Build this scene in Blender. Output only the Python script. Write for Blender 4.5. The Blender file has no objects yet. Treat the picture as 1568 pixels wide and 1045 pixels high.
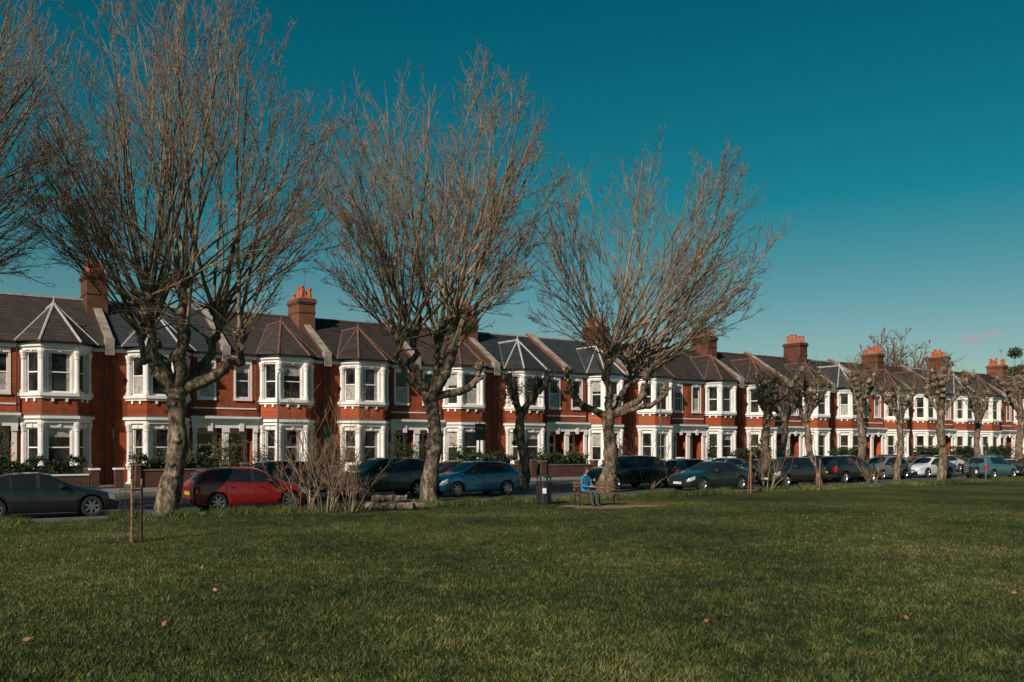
import bpy, bmesh, math, random
import numpy as np
from mathutils import Vector, Matrix
random.seed(7); rng=np.random.default_rng(7)
scene=bpy.context.scene
COL=scene.collection
# ------------------------------------------------------------------ frame of the street
CAMH=2.25
ANG=math.atan2(.5704,.8213)
P0=np.array([-22.2,47.7]); D=np.array([.8213,.5704]); N=np.array([.5704,-.8213])
def row(t,u,z=0.0):
    p=P0+t*D+u*N
    return (float(p[0]),float(p[1]),z)
# ------------------------------------------------------------------ materials
def newmat(name):
    m=bpy.data.materials.new(name); m.use_nodes=True
    nt=m.node_tree; b=nt.nodes['Principled BSDF']
    return m,nt,b
def N_(nt,typ,**kw):
    n=nt.nodes.new(typ)
    for k,v in kw.items():
        if k in n.inputs: n.inputs[k].default_value=v
        else: setattr(n,k,v)
    return n
def simple(name,col,rough=.6,metal=0,var=.25,scale=3.0,bump=0.0,coat=0,spec=.5,objvar=0.0):
    m,nt,b=newmat(name)
    b.inputs['Roughness'].default_value=rough; b.inputs['Metallic'].default_value=metal
    b.inputs['Coat Weight'].default_value=coat; b.inputs['Coat Roughness'].default_value=.05
    b.inputs['Specular IOR Level'].default_value=spec
    tc=N_(nt,'ShaderNodeTexCoord'); no=N_(nt,'ShaderNodeTexNoise',Scale=scale,Detail=5.0)
    nt.links.new(tc.outputs['Object'],no.inputs['Vector'])
    r=N_(nt,'ShaderNodeValToRGB')
    r.color_ramp.elements[0].position=.3; r.color_ramp.elements[1].position=.7
    r.color_ramp.elements[0].color=(*[c*(1-var) for c in col],1)
    r.color_ramp.elements[1].color=(*[min(1,c*(1+var)) for c in col],1)
    nt.links.new(no.outputs['Fac'],r.inputs['Fac'])
    out=r.outputs['Color']
    if objvar:
        oi=N_(nt,'ShaderNodeObjectInfo'); mr=N_(nt,'ShaderNodeMapRange')
        mr.inputs['To Min'].default_value=1-objvar; mr.inputs['To Max'].default_value=1+objvar*.6
        nt.links.new(oi.outputs['Random'],mr.inputs['Value'])
        hs=N_(nt,'ShaderNodeHueSaturation'); nt.links.new(out,hs.inputs['Color']); nt.links.new(mr.outputs['Result'],hs.inputs['Value'])
        out=hs.outputs['Color']
    nt.links.new(out,b.inputs['Base Color'])
    if bump:
        bp=N_(nt,'ShaderNodeBump',Strength=bump,Distance=.02)
        n2=N_(nt,'ShaderNodeTexNoise',Scale=scale*8,Detail=4.0)
        nt.links.new(tc.outputs['Object'],n2.inputs['Vector'])
        nt.links.new(n2.outputs['Fac'],bp.inputs['Height']); nt.links.new(bp.outputs['Normal'],b.inputs['Normal'])
    return m
def brickmat(name,c1,c2,mortar,bw=.225,rh=.075,ms=.008,rough=.85,bump=.4,offs=.5,stain=.35):
    m,nt,b=newmat(name); b.inputs['Roughness'].default_value=rough
    b.inputs['Specular IOR Level'].default_value=.25
    tc=N_(nt,'ShaderNodeTexCoord'); sp=N_(nt,'ShaderNodeSeparateXYZ'); nt.links.new(tc.outputs['Object'],sp.inputs[0])
    ad=N_(nt,'ShaderNodeMath',operation='MULTIPLY_ADD'); nt.links.new(sp.outputs['Y'],ad.inputs[0]); ad.inputs[1].default_value=.8; nt.links.new(sp.outputs['X'],ad.inputs[2])
    oi=N_(nt,'ShaderNodeObjectInfo'); ml=N_(nt,'ShaderNodeMath',operation='MULTIPLY_ADD'); nt.links.new(oi.outputs['Random'],ml.inputs[0]); ml.inputs[1].default_value=37.; nt.links.new(ad.outputs[0],ml.inputs[2])
    cb=N_(nt,'ShaderNodeCombineXYZ'); nt.links.new(ml.outputs[0],cb.inputs['X']); nt.links.new(sp.outputs['Z'],cb.inputs['Y'])
    br=N_(nt,'ShaderNodeTexBrick',Scale=1.0); br.offset=offs
    br.inputs['Brick Width'].default_value=bw; br.inputs['Row Height'].default_value=rh; br.inputs['Mortar Size'].default_value=ms
    br.inputs['Color1'].default_value=(*c1,1); br.inputs['Color2'].default_value=(*c2,1); br.inputs['Mortar'].default_value=(*mortar,1)
    nt.links.new(cb.outputs[0],br.inputs['Vector'])
    no=N_(nt,'ShaderNodeTexNoise',Scale=1.1,Detail=8.0,Roughness=.65); nt.links.new(cb.outputs[0],no.inputs['Vector'])
    mr=N_(nt,'ShaderNodeMapRange'); mr.inputs['From Min'].default_value=.3; mr.inputs['From Max'].default_value=.7
    mr.inputs['To Min'].default_value=1-stain; mr.inputs['To Max'].default_value=1+stain*.5
    nt.links.new(no.outputs['Fac'],mr.inputs['Value'])
    mr2=N_(nt,'ShaderNodeMapRange'); mr2.inputs['To Min'].default_value=.68; mr2.inputs['To Max'].default_value=1.15; nt.links.new(oi.outputs['Random'],mr2.inputs['Value'])
    mm=N_(nt,'ShaderNodeMath',operation='MULTIPLY'); nt.links.new(mr.outputs[0],mm.inputs[0]); nt.links.new(mr2.outputs[0],mm.inputs[1])
    hs=N_(nt,'ShaderNodeHueSaturation'); nt.links.new(br.outputs['Color'],hs.inputs['Color']); nt.links.new(mm.outputs[0],hs.inputs['Value'])
    nt.links.new(hs.outputs['Color'],b.inputs['Base Color'])
    bp=N_(nt,'ShaderNodeBump',Strength=bump,Distance=.01); bp.invert=True
    nt.links.new(br.outputs['Fac'],bp.inputs['Height']); nt.links.new(bp.outputs['Normal'],b.inputs['Normal'])
    return m
BRICK=brickmat('red_brick',(.47,.085,.024),(.35,.056,.018),(.22,.10,.06),stain=.45)
BRICKD=brickmat('chimney_brick',(.23,.072,.036),(.14,.05,.032),(.12,.08,.06))
GWALL=brickmat('garden_brick',(.14,.045,.028),(.09,.034,.022),(.10,.08,.06))
TILES=[brickmat('roof_brown',(.062,.043,.036),(.040,.029,.026),(.02,.016,.014),.28,.2,.012,.8,.6),
       brickmat('roof_slate',(.046,.05,.054),(.032,.035,.039),(.015,.016,.018),.3,.2,.012,.6,.5),
       brickmat('roof_redbrown',(.088,.048,.034),(.054,.034,.028),(.02,.015,.012),.28,.2,.012,.8,.6)]
WHITE=simple('white_paint',(.80,.75,.71),.55,var=.12,scale=1.3,bump=.15,objvar=.1)
CREAM=simple('stone_coping',(.25,.21,.175),.8,var=.4,scale=2,bump=.3)
GCOP=simple('garden_coping',(.13,.11,.095),.85,var=.4,scale=2,bump=.3)
HIPR=simple('hip_tile_red',(.14,.06,.042),.8,var=.3,scale=4)
HIPW=simple('hip_lead_pale',(.38,.36,.35),.6,var=.25,scale=4)
BLACK=simple('black_metal',(.02,.02,.022),.45,var=.2)
TERRA=simple('terracotta',(.44,.095,.035),.8,var=.3,scale=6)
LEAD=simple('lead_grey',(.12,.12,.125),.6,var=.2)
def glassmat():
    m,nt,b=newmat('window_glass'); b.inputs['Roughness'].default_value=.04; b.inputs['Specular IOR Level'].default_value=.5
    tc=N_(nt,'ShaderNodeTexCoord'); no=N_(nt,'ShaderNodeTexNoise',Scale=1.6,Detail=3.0); nt.links.new(tc.outputs['Object'],no.inputs['Vector'])
    r=N_(nt,'ShaderNodeValToRGB'); r.color_ramp.elements[0].position=.42; r.color_ramp.elements[1].position=.75
    r.color_ramp.elements[0].color=(.006,.007,.009,1); r.color_ramp.elements[1].color=(.05,.045,.04,1)
    nt.links.new(no.outputs['Fac'],r.inputs['Fac']); nt.links.new(r.outputs['Color'],b.inputs['Base Color'])
    bp=N_(nt,'ShaderNodeBump',Strength=.05,Distance=.02); nt.links.new(no.outputs['Fac'],bp.inputs['Height']); nt.links.new(bp.outputs['Normal'],b.inputs['Normal'])
    return m
GLASS=glassmat()
CURT=simple('curtain_behind_glass',(.34,.31,.28),.5,var=.35,scale=5,coat=.6)
DOORS=[simple('door_'+n,c,.35,var=.08,coat=.3) for n,c in (('white',(.7,.7,.68)),('blue',(.03,.07,.13)),('black',(.02,.02,.02)),('red',(.2,.02,.015)),('green',(.02,.07,.04)))]
# ------------------------------------------------------------------ mesh builder
class MB:
    def __init__(s): s.v=[];s.f=[];s.m=[]
    def add(s,pts,faces,m):
        o=len(s.v); s.v+= [tuple(p) for p in pts]
        for f in faces: s.f.append(tuple(i+o for i in f)); s.m.append(m)
    def quad(s,pts,m): s.add(pts,[tuple(range(len(pts)))],m)
    def box(s,x0,x1,y0,y1,z0,z1,m):
        s.add([(x0,y0,z0),(x1,y0,z0),(x1,y1,z0),(x0,y1,z0),(x0,y0,z1),(x1,y0,z1),(x1,y1,z1),(x0,y1,z1)],
              [(3,2,1,0),(4,5,6,7),(0,1,5,4),(1,2,6,5),(2,3,7,6),(3,0,4,7)],m)
    def prism(s,plan,z0,z1,m,plan2=None):
        n=len(plan); p2=plan2 or plan
        s.add([(x,y,z0) for x,y in plan]+[(x,y,z1) for x,y in p2],
              [tuple(reversed(range(n))),tuple(range(n,2*n))]+[(i,(i+1)%n,n+(i+1)%n,n+i) for i in range(n)],m)
    def cyl(s,cx,cy,z0,z1,r0,r1,n,m):
        a=[2*math.pi*i/n for i in range(n)]
        s.prism([(cx+r0*math.cos(t),cy+r0*math.sin(t)) for t in a],z0,z1,m,[(cx+r1*math.cos(t),cy+r1*math.sin(t)) for t in a])
    def rod(s,a,b,r,n,m,r2=None):
        a=Vector(a);b=Vector(b);d=(b-a).normalized()
        u=d.orthogonal().normalized(); w=d.cross(u); r2=r if r2 is None else r2
        pts=[a+(u*math.cos(2*math.pi*i/n)+w*math.sin(2*math.pi*i/n))*r for i in range(n)]+[b+(u*math.cos(2*math.pi*i/n)+w*math.sin(2*math.pi*i/n))*r2 for i in range(n)]
        s.add(pts,[tuple(reversed(range(n))),tuple(range(n,2*n))]+[(i,(i+1)%n,n+(i+1)%n,n+i) for i in range(n)],m)
    def mesh(s,name,mats,smooth=False,mirror=False):
        me=bpy.data.meshes.new(name)
        v=s.v; f=s.f
        if mirror: v=[(-a,b,c) for a,b,c in v]; f=[tuple(reversed(q)) for q in f]
        me.from_pydata(v,[],f)
        for m in mats: me.materials.append(m)
        me.polygons.foreach_set('material_index',s.m)
        if smooth: me.polygons.foreach_set('use_smooth',[True]*len(f))
        me.update(); return me
def obj(name,me,parent=None,loc=(0,0,0),rz=0.0):
    o=bpy.data.objects.new(name,me); COL.objects.link(o); o.location=loc; o.rotation_euler=(0,0,rz)
    if parent: o.parent=parent
    return o
def quadmesh(name,V,F,mats,mi=None,smooth=False):
    me=bpy.data.meshes.new(name); V=np.asarray(V,dtype=np.float32); F=np.asarray(F,dtype=np.int32)
    k=F.shape[1]; me.vertices.add(len(V)); me.vertices.foreach_set('co',V.ravel())
    me.loops.add(F.size); me.loops.foreach_set('vertex_index',F.ravel())
    me.polygons.add(len(F)); me.polygons.foreach_set('loop_start',np.arange(len(F),dtype=np.int32)*k)
    for m in mats: me.materials.append(m)
    if mi is not None: me.polygons.foreach_set('material_index',np.asarray(mi,dtype=np.int32))
    me.polygons.foreach_set('use_smooth',np.full(len(F),smooth))
    me.update(calc_edges=True); return me
# ------------------------------------------------------------------ house
def pp(o,dv,a,i,z):  # along, inward
    return (o[0]+dv[0]*a-dv[1]*i, o[1]+dv[1]*a+dv[0]*i, z)
def pbox(mb,o,dv,a0,a1,i0,i1,z0,z1,m):
    P=[pp(o,dv,a,i,z) for z in (z0,z1) for a,i in ((a0,i0),(a1,i0),(a1,i1),(a0,i1))]
    mb.add(P,[(3,2,1,0),(4,5,6,7),(0,1,5,4),(1,2,6,5),(2,3,7,6),(3,0,4,7)],m)
def panel(mb,o,dv,a0,a1,z0,z1,ops,m,depth=.14,mr=None):
    mr=m if mr is None else mr
    xs=sorted({a0,a1}|{q for p in ops for q in p[:2]}); zs=sorted({z0,z1}|{q for p in ops for q in p[2:4]})
    for i in range(len(xs)-1):
        for j in range(len(zs)-1):
            cx=(xs[i]+xs[i+1])/2; cz=(zs[j]+zs[j+1])/2
            if any(p[0]<cx<p[1] and p[2]<cz<p[3] for p in ops): continue
            mb.quad([pp(o,dv,xs[i],0,zs[j]),pp(o,dv,xs[i+1],0,zs[j]),pp(o,dv,xs[i+1],0,zs[j+1]),pp(o,dv,xs[i],0,zs[j+1])],m)
    for p in ops:
        A,B,Z0,Z1=p[:4]; dd=p[4] if len(p)>4 else depth
        for q in (((A,0),(A,dd),Z0,Z1),((B,dd),(B,0),Z0,Z1)):
            (s0,i0),(s1,i1)=q[0],q[1]
            mb.quad([pp(o,dv,s0,i0,Z0),pp(o,dv,s1,i1,Z0),pp(o,dv,s1,i1,Z1),pp(o,dv,s0,i0,Z1)],mr)
        mb.quad([pp(o,dv,A,0,Z0),pp(o,dv,B,0,Z0),pp(o,dv,B,dd,Z0),pp(o,dv,A,dd,Z0)],mr)
        mb.quad([pp(o,dv,A,dd,Z1),pp(o,dv,B,dd,Z1),pp(o,dv,B,0,Z1),pp(o,dv,A,0,Z1)],mr)
def window(mb,o,dv,a0,a1,z0,z1,dep,style,R,vbar=False):
    fw=.065; i0=dep-.06; i1=dep
    pbox(mb,o,dv,a0,a0+fw,i0,i1,z0,z1,0); pbox(mb,o,dv,a1-fw,a1,i0,i1,z0,z1,0)
    pbox(mb,o,dv,a0+fw,a1-fw,i0,i1,z1-fw,z1,0); pbox(mb,o,dv,a0+fw,a1-fw,i0,i1,z0,z0+fw*1.3,0)
    zm=(z0+z1)/2+.02
    pbox(mb,o,dv,a0+fw,a1-fw,i0+.01,i1,zm-.03,zm+.03,0)
    g=dep-.02; A=a0+fw;B=a1-fw;Z0=z0+fw;Z1=z1-fw
    def pane(x0,x1,y0,y1,m):
        if x1-x0<.01 or y1-y0<.01: return
        mb.quad([pp(o,dv,x0,g,y0),pp(o,dv,x1,g,y0),pp(o,dv,x1,g,y1),pp(o,dv,x0,g,y1)],m)
    if style==0: pane(A,B,Z0,Z1,1)
    elif style==1:
        h=Z1-(Z1-Z0)*R.uniform(.2,.55); pane(A,B,Z0,h,1); pane(A,B,h,Z1,2)
    elif style==2:
        c=(B-A)*R.uniform(.14,.24); pane(A,A+c,Z0,Z1,2); pane(A+c,B-c,Z0,Z1,1); pane(B-c,B,Z0,Z1,2)
    else:
        pane(A,B,Z0,zm,2); pane(A,B,zm,Z1,1)
HW=6.25; EA=7.5; RZ=10.55; RY=5.6; WY=1.0
plan=[(.95,WY),(1.72,0.0),(3.38,0.0),(4.15,WY)]
def offplan(o,back=.0):
    P=[Vector(p) for p in plan]; out=[]
    segs=[(P[i+1]-P[i]).normalized() for i in range(3)]; nr=[Vector((s.y,-s.x)) for s in segs]
    out.append((P[0].x-o/ max(.2,-nr[0].x) if nr[0].x<0 else P[0].x-o, WY+back))
    for i in (1,2):
        b=(nr[i-1]+nr[i]); b=b/ (1+nr[i-1].dot(nr[i])); q=P[i]+b*o; out.append((q.x,q.y))
    out.append((P[3].x+(P[0].x-out[0][0]),WY+back))
    return out
segs=[]
for i in range(3):
    a=Vector(plan[i]); b=Vector(plan[i+1]); d=(b-a); L=d.length; d/=L; segs.append((plan[i],(d.x,d.y),L))
def build_house(seed):
    R=random.Random(seed); out={}
    w=MB()
    panel(w,(0,WY),(1,0),0,.95,0,EA,[],0)
    panel(w,(0,WY),(1,0),4.15,HW,0,EA,[(4.62,6.08,.12,3.2,1.0),(4.78,5.62,4.95,6.95)],0)
    w.box(.0,HW,9.9,10.0,0,EA,0)
    w.quad([(0,WY,0),(0,10,0),(0,10,EA),(0,WY,EA)],0)
    w.quad([(HW,WY,0),(HW,10,0),(HW,10,EA),(HW,WY,EA)],0)
    out['walls']=(w,[BRICK,WHITE])
    b=MB(); g=MB()
    for (o,dv,L) in segs:
        sp=L<1.5
        a0,a1=(.25,L-.25) if sp else (.27,L-.27)
        panel(b,o,dv,0,L,0,.95,[],1)
        panel(b,o,dv,0,L,.95,3.35,[(a0,a1,1.05,3.12)],1)
        panel(b,o,dv,0,L,3.35,4.75,[],0)
        panel(b,o,dv,0,L,4.75,EA,[(a0,a1,4.92,7.0)],1)
        st=R.choice([0,0,0,1,2,2]); window(g,o,dv,a0,a1,1.05,3.12,.16,st,R)
        st=R.choice([0,0,0,1,2,3]); window(g,o,dv,a0,a1,4.92,7.0,.16,st,R)
        for z in (3.12,7.0):
            am=(a0+a1)/2; pbox(b,o,dv,am-.07,am+.07,-.05,-.003,z+.003,z+.2,1)
        for q in (.3,.7):
            pbox(b,o,dv,L*q-.06,L*q+.06,-.09,-.003,4.45,4.62,1)
    for o_,z0,z1,m in ((.07,0,.22,1),(.06,.9,1.045,1),(.10,3.38,3.58,1),(.2,3.58,3.72,1),(.15,3.72,3.80,2),(.09,4.62,4.74,1),(.16,4.74,4.90,1),(.07,7.08,7.26,1),(.17,7.26,7.42,1),(.27,7.42,7.52,3)):
        b.prism(offplan(o_,.004+o_*.01),z0,z1,m)
    for i in range(4):
        p=plan[i]; x,y=p
        if i in(0,3): x+= .06*(1 if i==0 else -1); y-=.08
        for z0,z1 in ((1.05,3.38),(4.905,7.08)):
            b.cyl(x,y,z0,z0+.16,.17,.17,10,1); b.cyl(x,y,z0+.16,z1-.42,.125,.115,10,1)
            b.cyl(x,y,z1-.42,z1-.36,.15,.15,10,1); b.cyl(x,y,z1-.36,z1-.12,.12,.18,10,1); b.cyl(x,y,z1-.12,z1-.003,.19,.19,10,1)
    for (o,dv,L) in segs: pbox(b,o,dv,.28,L-.28,-.025,-.003,.35,.8,1)
    out['bay_window']=(b,[BRICK,WHITE,LEAD,BLACK])
    window(g,(0,WY),(1,0),4.78,5.62,4.95,6.95,.14,R.choice([0,1,2,3]),R)
    out['window_sashes']=(g,[WHITE,GLASS,CURT])
    t=MB()
    t.box(4.66,5.74,WY-.09,WY-.003,4.8,4.945,0); t.box(4.68,5.72,WY-.05,WY-.003,6.955,7.17,0); t.box(5.13,5.27,WY-.09,WY-.051,6.96,7.2,0)
    t.box(4.66,4.775,WY-.035,WY-.003,4.95,6.95,0); t.box(5.625,5.74,WY-.035,WY-.003,4.95,6.95,0)
    t.box(0,.78,WY-.12,WY-.003,7.22,7.42,0); t.box(4.35,HW,WY-.12,WY-.003,7.22,7.42,0)
    t.box(0,.70,WY-.27,WY-.12,7.4,7.5,1); t.box(4.42,HW,WY-.27,WY-.12,7.4,7.5,1)
    t.box(4.36,HW,WY-.04,WY-.003,4.3,4.38,0)
    t.rod((.22,WY-.1,.1),(.22,WY-.1,7.38),.05,8,1)
    t.rod((4.4,WY-.1,3.9),(4.4,WY-.1,7.38),.035,8,1)
    out['trim_and_gutters']=(t,[WHITE,BLACK])
    p=MB()
    p.box(4.40,4.62,WY-.16,WY-.003,.0,3.2,0); p.box(6.08,HW,WY-.16,WY-.003,0,3.2,0)
    p.box(4.36,4.66,WY-.2,WY-.16,.0,.35,0); p.box(4.36,4.66,WY-.21,WY-.161,2.95,3.2,0); p.box(6.04,HW,WY-.21,WY-.161,2.95,3.2,0)
    p.box(4.34,HW,WY-.2,WY-.002,3.2,3.62,0); p.box(4.28,HW,WY-.36,WY-.004,3.62,3.74,0); p.box(4.24,HW,WY-.44,WY-.006,3.74,3.86,0)
    p.box(4.27,HW,WY-.38,WY-.01,3.86,3.92,2)
    p.prism([(5.22,WY-.27),(5.48,WY-.27),(5.48,WY-.2),(5.22,WY-.2)],3.02,3.6,0)
    p.quad([(4.62,WY+.99,.12),(6.08,WY+.99,.12),(6.08,WY+.99,3.2),(4.62,WY+.99,3.2)],0)
    p.box(4.5,6.2,WY-.35,WY+.95,0,.118,1); 
    out['porch']=(p,[WHITE,CREAM,LEAD])
    d=MB(); y=WY+.93
    d.box(4.9,5.8,y,y+.05,.14,2.2,0)
    for x0,x1 in ((5.0,5.3),(5.4,5.7)):
        d.box(x0,x1,y-.015,y-.001,.3,.95,0)
        d.box(x0,x1,y-.012,y-.001,1.2,2.05,1)
    d.box(4.8,4.9,y-.03,y+.05,.14,2.95,2); d.box(5.8,5.9,y-.03,y+.05,.14,2.95,2); d.box(4.9,5.8,y-.03,y+.05,2.2,2.3,2)
    d.box(4.9,5.8,y,y+.05,2.3,2.88,1); d.box(5.2,5.5,y-.02,y-.001,1.05,1.12,3)
    out['front_door']=(d,[DOORS[0],GLASS,WHITE,LEAD])
    r=MB(); sl=(RZ-EA)/(RY-(WY-.3))
    ye=WY-.3
    def rz(y): return EA+.02+(y-ye)*sl
    r.quad([(0,ye,rz(ye)),(HW,ye,rz(ye)),(HW,RY,rz(RY)),(0,RY,rz(RY))],0)
    r.quad([(HW,10.3,EA),(0,10.3,EA),(0,RY,rz(RY)),(HW,RY,rz(RY))],0)
    for i in range(14):
        x0=HW*i/14; r.box(x0+.01,x0+HW/14-.01,RY-.12,RY+.12,rz(RY)-.03,rz(RY)+.085+R.uniform(-.012,.012),1)
    op=offplan(.3); A,B_,C,D_=[(q[0],q[1],EA+.03) for q in op]
    zap=9.75; ap=(2.55,1.9,zap); yr=ye+(zap-EA-.02)/sl; Rr=(2.55,yr+.05,zap)
    A=(A[0],ye,EA+.03); D_=(D_[0],ye,EA+.03)
    r.quad([A,B_,ap],0); r.quad([B_,C,ap],0); r.quad([C,D_,ap],0); r.quad([A,ap,Rr],0); r.quad([D_,Rr,ap],0)
    for q in (B_,C): r.rod(q,ap,.07,6,1)
    for q in (A,D_): r.rod(q,ap,.05,6,1)
    r.rod(ap,Rr,.08,6,1)
    r.rod((ap[0],ap[1],zap),(ap[0],ap[1],zap+.4),.07,6,1,.02)
    for q in (A,D_): r.rod((q[0],q[1],q[2]+.02),(Rr[0],Rr[1],Rr[2]+.0),.04,5,3)
    out['roof']=(r,[TILES[0],HIPR,CREAM,LEAD])
    return out
def sloped_wall(mb,xc,wd,up,m,mc,corb=True):
    ye=WY-.32
    for (ya,yb,s) in ((ye,RY,1),(10.3,RY,-1)):
        za=EA+.0; zb=RZ+.02
        for (x0,x1,l,h,mm) in ((xc-wd/2,xc+wd/2,-.3,up,m),(xc-wd/2-.05,xc+wd/2+.05,up+.002,up+.09,mc)):
            P=[(x0,ya,za+l),(x1,ya,za+l),(x1,yb,zb+l),(x0,yb,zb+l),(x0,ya,za+h),(x1,ya,za+h),(x1,yb,zb+h),(x0,yb,zb+h)]
            mb.add(P,[(3,2,1,0),(4,5,6,7),(0,1,5,4),(1,2,6,5),(2,3,7,6),(3,0,4,7)],mm)
    if corb: mb.box(xc-wd/2-.06,xc+wd/2+.06,WY-.33,WY+.1,EA-.45,EA+.45,mc)
def chimney(seed):
    R=random.Random(seed); c=MB(); h=R.uniform(11.6,12.05); yc=5.0
    c.box(-.55,.55,yc-.95,yc+.95,9.3,h-.35,0)
    for i,(o,z0,z1) in enumerate(((.04,10.75,10.85),(.05,h-.35,h-.25),(.10,h-.25,h-.12),(.05,h-.12,h))):
        c.box(-.55-o,.55+o,yc-.95-o,yc+.95+o,z0+.001*i,z1,0)
    c.box(-.5,.5,yc-.9,yc+.9,h,h+.07,2)
    for i in range(4):
        for sx in (-.26,.26):
            if R.random()<.2: continue
            y=yc-.68+i*.45; hh=R.uniform(.35,.85)
            c.cyl(sx,y,h+.07,h+.07+hh,.15,.115,10,1); c.cyl(sx,y,h+hh,h+.1+hh,.15,.15,10,1)
    return c
NV=5
variants=[]
for s in range(NV):
    H=build_house(100+s)
    variants.append([{k:mb.mesh(k,mats,mirror=mir) for k,(mb,mats) in H.items()} for mir in (False,True)])
chm=[chimney(s).mesh('chimney',[BRICKD,TERRA,CREAM]) for s in range(5)]
mbp=MB(); sloped_wall(mbp,0,.34,.28,0,1); party=mbp.mesh('party_wall',[BRICKD,CREAM])
def aerial(h,seed):
    R=random.Random(seed); a=MB(); a.rod((0,0,0),(0,0,h),.022,5,0)
    az=R.uniform(0,3.14); dx,dy=math.cos(az),math.sin(az); z=h-.15
    a.rod((-dx*.3,-dy*.3,z),(dx*.9,dy*.9,z+.1),.014,4,0)
    for i in range(7):
        q=-.2+i*.17; a.rod((dx*q-dy*.22,dy*q+dx*.22,z+.04),(dx*q+dy*.22,dy*q-dx*.22,z+.04),.01,4,0)
    return a.mesh('aerial',[LEAD])
def override(o,i,m):
    o.material_slots[i].link='OBJECT'; o.material_slots[i].material=m
roofsel={(0,0):1,(0,1):0,(-1,0):0,(-1,1):0,(1,0):0,(1,1):0,(2,0):1,(2,1):2}
for k in range(-2,11):
    t0=1.28+12.5*k
    for mir in (0,1):
        R=random.Random(k*2+mir+50)
        e=bpy.data.objects.new('brick_house',None); COL.objects.link(e); e.location=row(t0,0,0); e.rotation_euler=(0,0,ANG)
        V=variants[R.randrange(NV)][mir]
        rs=roofsel.get((k,mir),R.choice([0,0,1,2])); 
        hip=HIPW if (rs==1 or (k==0 and mir)) else HIPR
        for kk,me in V.items():
            o=obj(kk,me,e)
            if kk=='roof': override(o,0,TILES[rs]); override(o,1,hip)
            if kk=='front_door': override(o,0,R.choice(DOORS))
        if not mir:
            obj('chimney',chm[k%5],e)
            obj('party_wall',party,e)
            if k%2==0 or R.random()<.5: obj('party_wall',party,e,(HW,0,0))
            if k in(-1,1,4,6,8,0): obj('television_aerial',aerial(1.6 if k else 2.9,k),e,(.0,4.5 if k else 4.2,12.0))
# ------------------------------------------------------------------ ground sheets
def rowsheet(name,t0,t1,u0,u1,z,mat):
    mb=MB(); mb.quad([(0,-u1,0),(t1-t0,-u1,0),(t1-t0,-u0,0),(0,-u0,0)],0)
    return obj(name,mb.mesh(name,[mat]),None,row(t0,0,z),ANG)
def grasscolor(nt,k0=1.0):
    tc=N_(nt,'ShaderNodeTexCoord')
    n1=N_(nt,'ShaderNodeTexNoise',Scale=.16,Detail=7.0,Roughness=.62); n2=N_(nt,'ShaderNodeTexNoise',Scale=2.6,Detail=9.0,Roughness=.8)
    for n in (n1,n2): nt.links.new(tc.outputs['Object'],n.inputs['Vector'])
    ad=N_(nt,'ShaderNodeMath',operation='MULTIPLY_ADD'); nt.links.new(n1.outputs['Fac'],ad.inputs[0]); ad.inputs[1].default_value=.6
    mu=N_(nt,'ShaderNodeMath',operation='MULTIPLY'); nt.links.new(n2.outputs['Fac'],mu.inputs[0]); mu.inputs[1].default_value=.65
    nt.links.new(mu.outputs[0],ad.inputs[2])
    r=N_(nt,'ShaderNodeValToRGB'); cr=r.color_ramp; cr.elements[0].position=.49; cr.elements[1].position=.78
    def c(a): return (*[q*k0 for q in a],1)
    cr.elements[0].color=c((.015,.024,.008)); cr.elements[1].color=c((.15,.125,.05)); e=cr.elements.new(.58); e.color=c((.036,.046,.013)); e=cr.elements.new(.67); e.color=c((.070,.076,.021))
    nt.links.new(ad.outputs[0],r.inputs['Fac']); return r.outputs['Color'],tc
def grassmat():
    m,nt,b=newmat('grass_ground'); b.inputs['Roughness'].default_value=1; b.inputs['Specular IOR Level'].default_value=.1
    c,tc=grasscolor(nt); nt.links.new(c,b.inputs['Base Color'])
    bp=N_(nt,'ShaderNodeBump',Strength=1.0,Distance=.09); n3=N_(nt,'ShaderNodeTexNoise',Scale=14.0,Detail=7.0,Roughness=.7); nt.links.new(tc.outputs['Object'],n3.inputs['Vector'])
    nt.links.new(n3.outputs['Fac'],bp.inputs['Height']); nt.links.new(bp.outputs['Normal'],b.inputs['Normal'])
    return m
GR=grassmat()
mb=MB(); mb.quad([(-2500,-600,0),(2500,-600,0),(2500,3000,0),(-2500,3000,0)],0); obj('grass_ground',mb.mesh('grass_ground',[GR]))
ASPH=simple('asphalt',(.05,.048,.047),.9,var=.25,scale=1.5,bump=.4)
PAVE=brickmat('paving',(.2,.18,.165),(.16,.15,.14),(.09,.08,.07),.6,.6,.012)
KERB=simple('kerb_stone',(.13,.12,.105),.85,var=.3,scale=2,bump=.2)
GARD=simple('garden_soil',(.09,.075,.05),.95,var=.4,scale=2,bump=.5)
rowsheet('road',-200,300,9.0,21.9,.006,ASPH)
kb=MB(); 
for i in range(0,400): kb.box(i*1.0+.006,i*1.0+.994,-22.03,-21.9,-.05,.08,0)
for i in range(0,400): kb.box(i*1.0+.006,i*1.0+.994,-9.0,-8.85,-.05,.125,0)
obj('kerb',kb.mesh('kerb',[KERB]),None,row(-150,0),ANG)
mb=MB(); mb.box(0,400,-8.85,-4.4,-.05,.12,0); obj('pavement',mb.mesh('pavement',[PAVE]),None,row(-150,0),ANG)
mb=MB(); mb.box(0,400,-4.4,1.0,-.05,.10,0); obj('front_garden_ground',mb.mesh('front_garden_ground',[GARD]),None,row(-150,0),ANG)
mb=MB()
for i in range(60): mb.quad([(i*6,-14.05,0),(i*6+2,-14.05,0),(i*6+2,-13.95,0),(i*6,-13.95,0)],0)
obj('road_marking',mb.mesh('road_marking',[simple('road_paint',(.6,.6,.58),.7,var=.2)]),None,row(-120,0,.011),ANG)
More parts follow.
